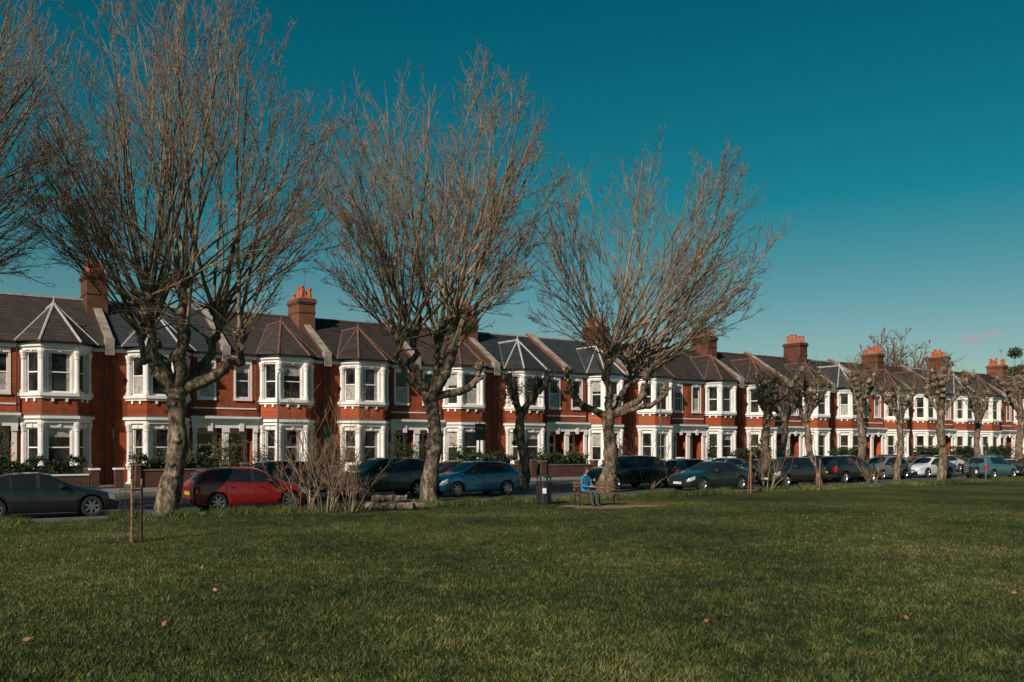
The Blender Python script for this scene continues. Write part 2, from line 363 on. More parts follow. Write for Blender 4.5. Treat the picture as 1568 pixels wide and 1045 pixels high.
# ------------------------------------------------------------------ leaves helper
def leafcloud(C,size,mats,name,loc,rz=0,parent=None,mi=None):
    n=len(C); a=rng.normal(size=(n,3)); a/=np.linalg.norm(a,axis=1)[:,None]
    b=np.cross(a,rng.normal(size=(n,3))); b/=np.linalg.norm(b,axis=1)[:,None]
    s=size*rng.uniform(.6,1.3,size=(n,1))
    V=np.stack([C-a*s,C+b*s*.55,C+a*s,C-b*s*.55],axis=1).reshape(-1,3); F=np.arange(4*n).reshape(-1,4)
    return obj(name,quadmesh(name,V,F,mats,mi),parent,loc,rz)
def leafmat(name,c1,c2,rough=.6):
    m,nt,b=newmat(name); b.inputs['Roughness'].default_value=rough; b.inputs['Specular IOR Level'].default_value=.3
    g=N_(nt,'ShaderNodeNewGeometry'); r=N_(nt,'ShaderNodeValToRGB'); r.color_ramp.elements[0].color=(*c1,1); r.color_ramp.elements[1].color=(*c2,1)
    nt.links.new(g.outputs['Random Per Island'],r.inputs['Fac']); nt.links.new(r.outputs['Color'],b.inputs['Base Color']); return m
LG=leafmat('hedge_leaf',(.015,.027,.010),(.05,.068,.02)); LR=leafmat('red_leaf',(.10,.022,.015),(.20,.045,.025)); LY=leafmat('yellowgreen_leaf',(.06,.08,.02),(.17,.17,.045))
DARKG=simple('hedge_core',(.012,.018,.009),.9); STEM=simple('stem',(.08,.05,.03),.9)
for k in range(-3,11):
    for q in range(2):
        R=random.Random(k*5+q); t=1.28+6.25*(2*k+q) ; L=6.25
        m=MB(); hh=R.uniform(.7,1.0)
        m.box(.2,4.3,-4.3,-4.08,.1,hh,0); m.box(.16,4.34,-4.34,-4.04,hh,hh+.07,1)
        for x in (0.05,4.4,5.5): m.box(x,x+.38,-4.4,-4.0,.1,hh+.25,0); m.box(x-.04,x+.42,-4.44,-3.96,hh+.25,hh+.34,1)
        o=obj('garden_wall',m.mesh('garden_wall',[GWALL,WHITE if R.random()<.12 else GCOP]),None,row(t,0),ANG)
        c=R.random()
        if c<.7:
            h2=R.uniform(1.3,2.1); n=2800
            C=np.stack([rng.uniform(.1,4.3,n),rng.uniform(-4.0,-3.1,n),rng.uniform(.2,h2,n)],1)
            C[:,2]+=.12*np.sin(C[:,0]*3+k)
            sh=rng.random(n)<.6; C[sh,2]=h2+.16*np.sin(C[sh,0]*4+k)+.08*np.sin(C[sh,0]*11)+rng.normal(0,.08,sh.sum())
            sh=rng.random(n)<.4; C[sh,1]=-4.0+rng.normal(0,.07,sh.sum())
            e=obj('hedge',None,None,row(t,0),ANG)
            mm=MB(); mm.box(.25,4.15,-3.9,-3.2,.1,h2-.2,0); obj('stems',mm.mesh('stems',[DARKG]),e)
            leafcloud(C,.07,[LG],'leaves',(0,0,0),0,e)
        if c>.3:
            for j in range(R.randint(1,3)):
                n=1000; x=R.uniform(.6,5.6); y=R.uniform(-3.0,-1.6); rr=R.uniform(.45,1.0); hz=R.uniform(1.3,2.7)
                v=rng.normal(size=(n,3)); v/=np.linalg.norm(v,axis=1)[:,None]; v*=rng.uniform(.5,1.05,(n,1))*(1+.25*np.sin(v[:,:1]*5+v[:,1:2]*7))
                C=v*np.array([rr,rr*.8,hz*.5])+np.array([x,y,hz*.55+.1])
                e=obj('garden_shrub',None,None,row(t,0),ANG)
                s=MB(); 
                for a in range(5): s.rod((x,y,.1),(x+R.uniform(-.3,.3)*rr,y+R.uniform(-.3,.3)*rr,hz*.8),.025,5,0,.01)
                obj('stems',s.mesh('stems',[STEM]),e)
                leafcloud(C,.06,[R.choice([LG,LG,LG,LR,LY])],'leaves',(0,0,0),0,e)
# ------------------------------------------------------------------ trees
def barkmat(name,c1,c2,c3,sc=5):
    m,nt,b=newmat(name); b.inputs['Roughness'].default_value=.9; b.inputs['Specular IOR Level'].default_value=.2
    tc=N_(nt,'ShaderNodeTexCoord'); mp=N_(nt,'ShaderNodeMapping'); mp.inputs['Scale'].default_value=(1,1,.45); nt.links.new(tc.outputs['Object'],mp.inputs[0])
    no=N_(nt,'ShaderNodeTexNoise',Scale=sc,Detail=7.0,Roughness=.7); nt.links.new(mp.outputs[0],no.inputs['Vector'])
    r=N_(nt,'ShaderNodeValToRGB'); cr=r.color_ramp; cr.elements[0].position=.38; cr.elements[1].position=.64; cr.elements[0].color=(*c1,1); cr.elements[1].color=(*c3,1); e=cr.elements.new(.5); e.color=(*c2,1)
    nt.links.new(no.outputs['Fac'],r.inputs['Fac']); nt.links.new(r.outputs['Color'],b.inputs['Base Color'])
    bp=N_(nt,'ShaderNodeBump',Strength=.9,Distance=.05); nt.links.new(no.outputs['Fac'],bp.inputs['Height']); nt.links.new(bp.outputs['Normal'],b.inputs['Normal'])
    return m
BARK=barkmat('plane_bark',(.045,.032,.024),(.14,.10,.068),(.34,.26,.185),7)
SHOOT=barkmat('shoot_bark',(.10,.07,.045),(.22,.16,.10),(.36,.27,.18),3)
TWIG=barkmat('twig_bark',(.15,.078,.056),(.25,.135,.095),(.33,.19,.135),2)
def nrm(a): return a/np.maximum(1e-9,np.linalg.norm(a,axis=-1,keepdims=True))
class Tree:
    def __init__(s,seed): s.g=np.random.default_rng(seed); s.V=[];s.F=[];s.M=[];s.n=0
    def path(s,S,Dr,L,n,trop,wan):
        m=len(S); P=np.zeros((m,n,3)); P[:,0]=S; d=nrm(Dr)
        for i in range(1,n):
            d=nrm(d+np.array([0,0,1.])*trop+s.g.normal(size=(m,3))*wan)
            P[:,i]=P[:,i-1]+d*(L/(n-1))[:,None]
        return P
    def tubes(s,P,Rr,k,mat,lump=0):
        m,n,_=P.shape; T=np.zeros_like(P); T[:,1:-1]=P[:,2:]-P[:,:-2]; T[:,0]=P[:,1]-P[:,0]; T[:,-1]=P[:,-1]-P[:,-2]; T=nrm(T)
        ref=np.where(np.abs(T[:,:1,2:3])>.8,np.array([1.,0,0]),np.array([0,0,1.])); ref=np.broadcast_to(ref,T.shape)
        U=nrm(np.cross(T,ref)); W=np.cross(T,U); a=np.arange(k)*2*np.pi/k
        RR=Rr[:,:,None]*(1+lump*s.g.normal(size=(m,n,k)))
        X=P[:,:,None,:]+RR[...,None]*(np.cos(a)[None,None,:,None]*U[:,:,None,:]+np.sin(a)[None,None,:,None]*W[:,:,None,:])
        s.V.append(X.reshape(-1,3))
        idx=(np.arange(m)[:,None,None]*n*k+np.arange(n-1)[None,:,None]*k+np.arange(k)[None,None,:])
        nx=(np.arange(m)[:,None,None]*n*k+np.arange(n-1)[None,:,None]*k+((np.arange(k)+1)%k)[None,None,:])
        F=np.stack([idx,nx,nx+k,idx+k],-1).reshape(-1,4)+s.n
        s.F.append(F); s.M.append(np.full(len(F),mat)); s.n+=m*n*k
    def kids(s,P,c,t0,t1,ang0,ang1):
        m,n,_=P.shape; t=s.g.uniform(t0,t1,(m,c))*(n-1); i=np.minimum(t.astype(int),n-2); f=(t-i)[...,None]
        A=P[np.arange(m)[:,None],i]; B=P[np.arange(m)[:,None],i+1]; S=A+(B-A)*f; T=nrm(B-A)
        r=s.g.normal(size=T.shape); pr=nrm(r-(r*T).sum(-1,keepdims=True)*T); an=s.g.uniform(ang0,ang1,(m,c))[...,None]
        return S.reshape(-1,3),(T*np.cos(an)+pr*np.sin(an)).reshape(-1,3),(t/(n-1)).reshape(-1)
    def blob(s,c,r,mat,k=8):
        z=np.linspace(-1,1,7); P=np.stack([np.zeros(7),np.zeros(7),z*r],1)[None]+np.array(c)
        s.tubes(P,np.sqrt(np.maximum(.02,1-z**2))[None]*r,k,mat,.16)
    def finish(s,name,loc,mats,rz=0):
        me=quadmesh(name,np.concatenate(s.V),np.concatenate(s.F),mats,np.concatenate(s.M),True)
        return obj(name,me,None,loc,rz)
def lin(a,b,n,m): return np.broadcast_to(np.linspace(a,b,n),(m,n)).copy()
def ellhit(S,Dr,C,Rd):
    s=(S-C)/Rd; d=nrm(Dr)/Rd; a=(d*d).sum(-1); b=(s*d).sum(-1); c=(s*s).sum(-1)-1
    disc=b*b-a*c; t=np.where(disc>0,(-b+np.sqrt(np.maximum(disc,0)))/a,0); return np.where(c<0,t,.25)
def plane_tree(name,loc,seed,limbs,fork=4.0,r0=.36,C=(0,0,11),Rd=(5.2,5,5.8),nsh=11,lean=(0,0),tk=1.0):
    T=Tree(seed); g=T.g; C=np.array(C,float); Rd=np.array(Rd,float)
    n=18; z=np.linspace(-.15,fork+.1,n); P=np.stack([lean[0]*(z/fork)+.12*np.sin(z*1.5+seed),lean[1]*(z/fork)+.08*np.cos(z*1.3),z],1)[None]
    R=(r0*(1-.28*z/fork)+.28*r0*np.exp(-np.maximum(z,0)*3)+.09*np.sin(z*4.3+seed)*r0)[None]
    T.tubes(P,R,14,0,.05); F0=P[0,-1]-np.array([0,0,.15])
    for j in range(14): 
        q=int(g.integers(2,17)); T.blob(P[0,q]+nrm(g.normal(size=3)*np.array([1,1,.2]))*R[0,q]*.8,r0*g.uniform(.22,.42),0)
    T.blob(F0,r0*.95,0,10)
    kn=[];
    for (dx,dy,dz,rr) in limbs:
        E=F0+np.array([dx,dy,dz]); n=11; t=np.linspace(0,1,n)[:,None]
        bend=np.array([dx,dy,0])*.38*np.sin(t*np.pi)
        Pl=F0+(E-F0)*t+bend+g.normal(size=(n,3))*.08*np.sin(t*np.pi)
        T.tubes(Pl[None],lin(rr,rr*.62,n,1),9,0,.09)
        T.blob(E,rr*1.25,0); T.blob(Pl[6],rr*1.0,0); T.blob(Pl[3],rr*1.1,0); kn.append((E,rr,1)); kn.append((Pl[6],rr*.6,.5)); kn.append((Pl[8],rr*.6,.6))
    S=[];Dd=[]
    for (E,rr,wt) in kn:
        c=int(nsh*wt) if wt==1 else max(2,int(nsh*.25))
        for i in range(c):
            while True:
                v=nrm(g.normal(size=3)); 
                if v[2]>-.45: break
            side=np.array([E[0]-F0[0],E[1]-F0[1],0.0]); tgt=C+Rd*nrm(v+nrm(side)*.6*min(1,np.linalg.norm(side)))
            d=nrm(tgt-E); d[2]=max(d[2],.12); S.append(E+g.normal(size=3)*rr*.4); Dd.append(nrm(d+np.array([0,0,-.14])))
    S=np.array(S);Dd=np.array(Dd); LL=ellhit(S,Dd,C,Rd)*g.uniform(.84,1.0,len(S))
    P1=T.path(S,Dd,LL,14,.03,.045); m=len(S)
    rs=np.clip(g.uniform(.034,.066,m)*(LL/8),.018,.075)*tk
    T.tubes(P1,rs[:,None]*np.linspace(1,.18,14)[None],5,1,.05)
    def lvl(P,c,t0,t1,a0,a1,Lf,n,trop,wan,ra,rb,k,mat,pl,env=1.03):
        S,Dr,t=T.kids(P,c,t0,t1,a0,a1); base=np.repeat(pl,c); L=base*Lf*(1.1-.5*t)*g.uniform(.6,1.2,len(S))
        L=np.minimum(L,np.maximum(ellhit(S,Dr,C,Rd*env)*g.uniform(.9,1.06,len(S)),.2))
        Q=T.path(S,Dr,L,n,trop,wan); T.tubes(Q,lin(ra*tk,rb*tk,n,len(S)),k,mat); return Q,L
    Q2,L2=lvl(P1,8,.3,.98,.22,.62,.38,7,.035,.07,.014,.0065,4,1,LL)
    Q3,L3=lvl(Q2,5,.25,1.,.3,.75,.46,5,.045,.09,.0075,.005,3,1,L2,1.05)
    Q4,L4=lvl(Q3,3,.3,1.,.35,.85,.5,3,.03,.11,.0060,.0042,3,2,L3,1.06)
    return T.finish(name,loc,[BARK,SHOOT,TWIG])
def W(t,u): return row(t,u)
plane_tree('plane_tree',W(-1.3,21.5),11,[(-.9,.3,2.6,.21),(.35,-.4,3.5,.23),(1.0,.8,2.7,.17),(2.0,.1,1.8,.2),(-.5,-1.0,2.9,.17),(-1.4,.7,1.9,.14)],fork=4.0,r0=.36,lean=(.35,0),C=(.45,0,11.1),Rd=(5.7,5.2,5.8),nsh=13)
plane_tree('plane_tree',W(9.0,20.4),23,[(-.7,.2,2.6,.2),(.9,-.3,3.1,.22),(1.9,.3,1.3,.16),(-1.2,-.5,2.3,.15),(.2,1.0,2.6,.17)],fork=4.1,r0=.34,lean=(.05,0),C=(.25,0,11.6),Rd=(5.4,5.0,6.2),nsh=17,tk=1.15)
plane_tree('plane_tree',W(18.9,19.4),37,[(-1.6,.3,1.3,.18),(0,-.3,2.9,.2),(1.8,.2,1.9,.2),(-1.9,-.6,2.0,.15),(1.1,.9,2.7,.17),(2.6,-.3,1.3,.13)],fork=3.6,r0=.36,lean=(.2,0),C=(1.8,0,10.9),Rd=(6.6,5.6,5.8),nsh=18,tk=1.25)
plane_tree('plane_tree',W(-10.3,20.6),51,[(1.2,.2,2.3,.2),(-.9,.3,2.8,.22),(2.0,-.3,1.7,.16),(.4,-.9,2.8,.18),(0,.9,2.6,.18)],fork=4.0,r0=.38,C=(.6,0,11.2),Rd=(6.9,5.5,6.3),nsh=16)
def pollard(name,loc,seed,h=7.0,r0=.2,lean=0.,nl=5,tw=6):
    T=Tree(seed); g=T.g; fk=h*g.uniform(.48,.6)
    n=10; z=np.linspace(-.1,fk,n); P=np.stack([lean*z/fk+.09*np.sin(z*2+seed),.05*np.cos(z*1.7+seed),z],1)[None]
    T.tubes(P,(r0*(1.15-.3*z/fk)+.12*r0*np.sin(z*5+seed))[None],9,0,.08); F0=P[0,-1]; T.blob(F0,r0*1.1,0)
    for j in range(7): T.blob(P[0,int(g.integers(3,10))]+g.normal(size=3)*r0*.55,r0*.5,0)
    S=[];Dd=[]
    for i in range(nl):
        a=2*math.pi*i/nl+g.uniform(-.4,.4); L=h*.42*g.uniform(.55,1.15); o=g.uniform(.35,1.0)
        q=T.path(F0[None],np.array([[math.cos(a)*o,math.sin(a)*o,1.]]),np.array([L]),7,.12,.16)
        T.tubes(q,lin(r0*.55,r0*.4,7,1),7,0,.12); 
        for j in (3,4,5,6):
            T.blob(q[0,j],r0*g.uniform(.55,.95),0)
            for b in range(tw):
                S.append(q[0,j]); Dd.append(nrm(g.normal(size=3)+np.array([0,0,.8])))
    S=np.array(S);Dd=np.array(Dd); P1=T.path(S,Dd,g.uniform(.2,.9,len(S)),5,.1,.15); T.tubes(P1,lin(.022,.01,5,len(S)),4,0)
    a,b,c=T.kids(P1,3,.3,1,.3,.8); Q=T.path(a,b,g.uniform(.15,.5,len(a)),4,.08,.15); T.tubes(Q,lin(.011,.007,4,len(a)),3,1)
    return T.finish(name,loc,[BARK,SHOOT,TWIG])
for i,(x,y,h,r,l) in enumerate([(.62,45.6,6.8,.25,-.2),(13.6,49.2,6.4,.22,.1),(16.6,49.6,6.8,.17,-.7),(15.9,54.0,6.4,.2,.2),(21.2,55.3,8.0,.24,-.1),(24.6,58.3,6.2,.2,.2),(27.5,58.3,7.4,.27,-.2),(31.0,61.0,7.0,.2,.1),(35.6,64.3,7.2,.25,.2),(40,68,7,.2,0),(45,72,7.2,.22,0),(51,76,7,.2,0)]):
    pollard('pollarded_tree',(x,y,0),200+i,h,r,l,nl=6 if i!=4 else 7)
def bare_tree(name,loc,seed,h,w,r0=.3):
    T=Tree(seed); g=T.g; C=np.array([0,0,h*.6]); Rd=np.array([w*.5,w*.5,h*.4])
    n=8; z=np.linspace(-.1,h*.28,n); P=np.stack([z*0,z*0,z],1)[None]; T.tubes(P,lin(r0*1.2,r0*.8,n,1),8,0,.05)
    m=34; S=np.repeat(P[:,-1],m,0); az=g.uniform(0,6.28,m); el=g.uniform(.05,1.5,m)
    Dd=np.stack([np.cos(az)*el,np.sin(az)*el,np.ones(m)],1); L=ellhit(S,Dd,C,Rd)*g.uniform(.85,1,m)
    P1=T.path(S,Dd,L,9,.02,.06); T.tubes(P1,np.linspace(.12,.04,9)[None]*np.ones((m,1)),5,0)
    pl=L
    for (c,Lf,ra,rb,k,mt) in ((9,.42,.05,.03,4,0),(7,.42,.035,.025,3,0),(5,.5,.026,.02,3,2)):
        S,Dr,t=T.kids(P1,c,.2,1,.3,.8); pl=np.minimum(np.repeat(pl,c)*Lf*(1.1-.6*t)*g.uniform(.7,1.15,len(S)),ellhit(S,Dr,C,Rd*1.03)); P1=T.path(S,Dr,pl,4,.03,.1); T.tubes(P1,lin(ra,rb,4,len(S)),k,mt)
    return T.finish(name,loc,[BARK,SHOOT,TWIG])
bare_tree('bare_tree',(58.5,140,0),301,20.2,14)
bare_tree('bare_tree',(67,150,0),302,16.5,12)
bare_tree('bare_tree',(-26,84,0),304,16.2,11)
def leafy_tree(name,loc,seed,h,w):
    g=np.random.default_rng(seed); e=obj(name,None,None,loc); m=MB(); m.cyl(0,0,-.1,h*.5,.35,.2,10,0)
    n=11000; C=[]
    for i in range(30):
        a=g.uniform(0,6.28); rr=w*.5*math.sqrt(g.random())*.8; zc=h*(.45+.42*g.random()*(1-(rr/(w*.55))**2)); c=np.array([math.cos(a)*rr,math.sin(a)*rr,zc]); m.rod((0,0,h*.35),c,.1,5,0,.03)
        v=nrm(g.normal(size=(n//30,3)))*g.uniform(.3,1,(n//30,1))*g.uniform(1.0,2.1); C.append(v*np.array([1,1,.75])+c)
    obj('trunk',m.mesh('trunk',[BARK]),e); leafcloud(np.concatenate(C),.2,[LG],'leaves',(0,0,0),0,e)
leafy_tree('leafy_tree',(82,150,0),9,20.5,9); leafy_tree('leafy_tree',(96,158,0),10,18,9)
def shrub(name,loc,seed,h,m,mat=1):
    T=Tree(seed); g=T.g; az=g.uniform(0,6.28,m); el=g.uniform(.1,.75,m)
    S=np.stack([np.cos(az)*.2,np.sin(az)*.2,np.full(m,-.05)],1); Dd=np.stack([np.cos(az)*el,np.sin(az)*el,np.ones(m)],1); L=h*g.uniform(.45,1.05,m)
    P=T.path(S,Dd,L,8,.03,.1); T.tubes(P,lin(.022,.007,8,m),5,1); pl=L
    for (c,Lf,ra) in ((6,.35,.008),(4,.4,.005)):
        S,Dr,t=T.kids(P,c,.25,1,.3,.8); pl=np.repeat(pl,c)*Lf*g.uniform(.6,1.2,len(S)); P=T.path(S,Dr,pl,4,.05,.12); T.tubes(P,lin(ra,ra*.6,4,len(S)),3,mat)
    return T.finish(name,loc,[BARK,SHOOT,TWIG])
shrub('bare_shrub',(-6.2,30.4,0),401,3.9,14); shrub('bare_shrub',(-5.4,30.2,0),402,2.4,16,2); shrub('bare_shrub',(-7.0,30.9,0),405,2.6,12,2)
shrub('bare_shrub',(12.4,44.5,0),403,2.0,10,2); shrub('bare_shrub',(20.5,52,0),404,1.6,10,2); shrub('bare_shrub',(6.9,46.5,0),406,2.6,10,2)
lg=MB(); R=random.Random(3)
for (x,y,z,l,r) in ((0,0,.13,1.7,.14),(.5,.3,.16,1.3,.17),(.3,.1,.38,1.2,.12),(1.2,-.1,.12,.9,.13)):
    a=R.uniform(-.25,.25); n=7
    for i in range(n): 
        f=i/n; g=(i+1)/n
        lg.rod((x+l*f*math.cos(a),y+l*f*math.sin(a),z+.01*math.sin(i*2)),(x+l*g*math.cos(a),y+l*g*math.sin(a),z+.01*math.sin(i*2+2)),r*(1+.08*math.sin(i*1.9)),10,0,r*(1+.08*math.sin((i+1)*1.9)))
    lg.rod((x-.004*math.cos(a),y-.004*math.sin(a),z),(x-.01,y,z),r*.9,10,1)
obj('log_pile',lg.mesh('log_pile',[BARK,simple('cut_wood',(.4,.26,.14),.8)]),None,(-5.1,31.4,0),.2)
# ------------------------------------------------------------------ grass blades
def blademat(name,k0):
    m,nt,b=newmat(name); b.inputs['Roughness'].default_value=.75; b.inputs['Specular IOR Level'].default_value=.2
    c,tc=grasscolor(nt,k0)
    g=N_(nt,'ShaderNodeNewGeometry'); mr=N_(nt,'ShaderNodeMapRange'); mr.inputs['To Min'].default_value=.35; mr.inputs['To Max'].default_value=1.75; nt.links.new(g.outputs['Random Per Island'],mr.inputs['Value'])
    hs=N_(nt,'ShaderNodeHueSaturation'); nt.links.new(c,hs.inputs['Color']); nt.links.new(mr.outputs[0],hs.inputs['Value']); nt.links.new(hs.outputs[0],b.inputs['Base Color']); return m
GB=blademat('grass_blade',1.25); GV=blademat('verge_blade',1.7)
def blades(xy,hm,name,wd,mat):
    n=len(xy); h=hm*rng.uniform(.4,1.5,n)*(1+.35*np.sin(xy[:,0]*2.3+np.sin(xy[:,1]*1.9))*np.sin(xy[:,1]*2.9)); az=rng.uniform(0,6.28,n); dx=np.cos(az)*wd*rng.uniform(.7,1.5,n); dy=np.sin(az)*wd
    lean=rng.normal(size=(n,2))*h[:,None]*.6; b=np.column_stack([xy,np.zeros(n)-.003])
    V=np.stack([b-np.column_stack([dx,dy,np.zeros(n)]),b+np.column_stack([dx,dy,np.zeros(n)]),b+np.column_stack([lean,h])],1).reshape(-1,3)
    return obj(name,quadmesh(name,V,np.arange(3*n).reshape(-1,3),[mat]))
n=400000; u=rng.random(n); Yb=7.5*np.exp(u*math.log(36/7.5)); Xb=rng.uniform(-.66,.66,n)*Yb
den=.5+.5*np.sin(Xb*5.1+2*np.sin(Yb*3.3))*np.sin(Yb*4.7+Xb*1.3)
msk=(((Xb-P0[0])*N[0]+(Yb-P0[1])*N[1])>22.2)&(rng.random(n)<.3+.7*den)
blades(np.column_stack([Xb,Yb])[msk],.045,'grass',.007,GB)
n=90000; tt=rng.uniform(-12,70,n); uu=22.05+np.abs(rng.normal(0,.5,n)); hx=P0[0]+tt*D[0]+uu*N[0]; hy=P0[1]+tt*D[1]+uu*N[1]
clump=(np.sin(tt*1.7)+np.sin(tt*.63+1)+np.sin(tt*4.1)+.8*((tt>2)&(tt<9)))>-.7
blades(np.column_stack([hx,hy])[clump],.17,'rough_grass_verge',.009,GV)
n=60; Yb=9+28*rng.random(n)**1.2; Xb=rng.uniform(-.6,.6,n)*Yb; C=np.column_stack([Xb,Yb,np.full(n,.035)])
leafcloud(C,.045,[leafmat('dry_leaf',(.2,.07,.03),(.42,.2,.1))],'fallen_leaves',(0,0,0))
# ------------------------------------------------------------------ cars
CG=simple('car_glass',(.012,.014,.016),.05,var=.1,spec=.7); TYRE=simple('tyre',(.018,.018,.018),.8,var=.2); RIM=simple('alloy',(.45,.45,.46),.3,metal=.9,var=.1)
HL=simple('headlight',(.55,.57,.6),.12,metal=.4,var=.2,coat=1); TL=simple('taillight',(.35,.008,.006),.15,var=.2,coat=1); PLW=simple('plate_white',(.7,.7,.66),.4); PLY=simple('plate_yellow',(.65,.48,.04),.4); PLB=simple('car_plastic',(.015,.015,.016),.6)
def cartype(kind):
    if kind=='hatch':
        L=4.0; wb=(.72,3.22); r=.31
        S=[(0,.60,.30,.46,.58,.52,.63),(.06,.72,.22,.50,.66,.60,.70),(.30,.82,.19,.57,.78,.68,.84),(.62,.86,.19,.61,.86,.72,.93),(1.02,.87,.18,.64,.92,.73,.985),(1.72,.875,.18,.66,.945,.60,1.41),(1.98,.875,.18,.66,.95,.60,1.45),(1.992,.875,.18,.66,.95,.60,1.45),(2.06,.875,.18,.66,.955,.60,1.46),(2.95,.87,.18,.67,.99,.59,1.45),(2.962,.87,.18,.67,.99,.59,1.45),(3.3,.86,.19,.68,1.01,.58,1.42),(3.64,.84,.2,.68,1.02,.56,1.35),(3.90,.80,.22,.66,.95,.66,1.0),(3.97,.76,.26,.6,.86,.64,.9),(4.0,.70,.3,.58,.78,.6,.8)]
    elif kind=='suv':
        L=4.5; wb=(.86,3.6); r=.36
        S=[(0,.66,.36,.58,.76,.6,.82),(.07,.80,.29,.62,.84,.68,.90),(.33,.88,.26,.70,.94,.74,1.01),(.7,.91,.25,.74,1.02,.77,1.09),(1.15,.92,.24,.76,1.07,.78,1.14),(1.78,.92,.24,.78,1.09,.68,1.6),(2.15,.92,.24,.78,1.1,.68,1.67),(2.162,.92,.24,.78,1.1,.68,1.67),(2.25,.92,.24,.78,1.1,.68,1.68),(3.15,.92,.24,.79,1.13,.67,1.67),(3.162,.92,.24,.79,1.13,.67,1.67),(3.75,.91,.25,.8,1.15,.66,1.64),(4.22,.9,.27,.8,1.15,.64,1.56),(4.42,.86,.3,.76,1.08,.74,1.13),(4.48,.82,.34,.7,.98,.70,1.02),(4.5,.76,.4,.66,.88,.66,.92)]
    else:
        L=4.5; wb=(.84,3.5); r=.32
        S=[(0,.62,.28,.44,.56,.54,.61),(.07,.75,.2,.48,.63,.64,.68),(.35,.84,.17,.55,.73,.7,.79),(.75,.87,.17,.6,.82,.74,.88),(1.25,.88,.16,.62,.87,.75,.94),(1.98,.88,.16,.64,.9,.60,1.33),(2.28,.88,.16,.64,.905,.60,1.37),(2.292,.88,.16,.64,.905,.60,1.37),(2.36,.88,.16,.64,.91,.60,1.375),(3.05,.88,.16,.65,.93,.58,1.34),(3.062,.88,.16,.65,.93,.58,1.34),(3.28,.87,.17,.66,.94,.57,1.29),(3.85,.86,.18,.66,.95,.66,1.02),(4.3,.83,.22,.63,.90,.68,.97),(4.45,.78,.26,.58,.82,.66,.9),(4.5,.72,.3,.54,.74,.6,.8)]
    sg=[4,5,8,10]; rw=12 if kind!='sedan' else 11; ws=4; seam=[6,9]; bp=[7]
    verts=[];faces=[];mi=[];rings=[]
    for (x,w,zb,zw,zbl,wt,zt) in S:
        h=[(w*.93,zb),(w,zb+.13),(w,zw),(w*.965,zbl),(wt,zt-.045),(wt*.88,zt),(0,zt+.025)]
        full=h+[(-a,b) for a,b in reversed(h[:-1])]
        rings.append(len(verts)); verts+=[(x,a,b) for a,b in full]
    nr=13; ns=len(S)
    def rid(i,j): return rings[i]+j
    strip=[0,1,2,3,4,5,5,4,3,2,1,0,-1]
    for i in range(ns-1):
        for j in range(nr):
            j2=(j+1)%nr; faces.append((rid(i,j),rid(i,j2),rid(i+1,j2),rid(i+1,j)))
            jj=strip[j]; m=0
            if jj==-1: m=3
            elif jj==0 and kind=='suv': m=3
            elif jj==3 and i in sg: m=1
            elif jj==3 and i in bp+seam: m=3
            elif jj==5 and i in (ws,rw): m=1
            if i in seam and jj in (1,2): m=3
            if i in (0,1) and jj==2: m=4
            if i in (ns-3,ns-2) and jj==2: m=5
            mi.append(m)
    for (i,fl) in ((0,1),(ns-1,0)):
        for j in range(6):
            q=(rid(i,j),rid(i,j+1),rid(i,12-j-1),rid(i,12-j)) if j<5 else (rid(i,5),rid(i,6),rid(i,7))
            faces.append(q); mi.append(3 if (j in(0,1) and fl) or j==0 else 0)
    me=bpy.data.meshes.new('b'); me.from_pydata(verts,[],faces); me.polygons.foreach_set('material_index',mi); me.update()
    bm=bmesh.new(); bm.from_mesh(me); bm.verts.ensure_lookup_table(); bmesh.ops.recalc_face_normals(bm,faces=bm.faces)
    cl=bm.edges.layers.float.new('crease_edge')
    for e in bm.edges:
        fs=e.link_faces
        if len(fs)==2 and fs[0].material_index!=fs[1].material_index: e[cl]=.8
        a,b=e.verts
        if abs(a.co.x-b.co.x)>.01 and (a.index%13 in(1,3,9,11)): e[cl]=max(e[cl],.5)
    bm.to_mesh(me); bm.free()
    mats=[PLB,CG,RIM,PLB,HL,TL]
    for m in mats: me.materials.append(m)
    me.polygons.foreach_set('use_smooth',[True]*len(me.polygons))
    o=bpy.data.objects.new('b',me); COL.objects.link(o)
    sm=o.modifiers.new('s','SUBSURF'); sm.levels=2; sm.render_levels=2
    cut=MB()
    for xw in wb:
        n=28; rr=r+.05
        for sy in (-1,1):
            P=[(xw+rr*math.cos(2*math.pi*q/n),sy*.55,r+rr*math.sin(2*math.pi*q/n)) for q in range(n)]+[(xw+rr*math.cos(2*math.pi*q/n),sy*1.1,r+rr*math.sin(2*math.pi*q/n)) for q in range(n)]
            cut.add(P,[tuple(range(n)),tuple(reversed(range(n,2*n)))]+[(q,n+q,n+(q+1)%n,(q+1)%n) for q in range(n)],3)
    cm=cut.mesh('cut',mats); bm=bmesh.new(); bm.from_mesh(cm); bmesh.ops.recalc_face_normals(bm,faces=bm.faces); bm.to_mesh(cm); bm.free()
    co=bpy.data.objects.new('cut',cm); COL.objects.link(co)
    bo=o.modifiers.new('b','BOOLEAN'); bo.operation='DIFFERENCE'; bo.object=co; bo.solver='EXACT'
    dg=bpy.context.evaluated_depsgraph_get(); body=bpy.data.meshes.new_from_object(o.evaluated_get(dg)); body.name='body_'+kind
    bpy.data.objects.remove(o); bpy.data.objects.remove(co)
    wm=MB(); wd=.2
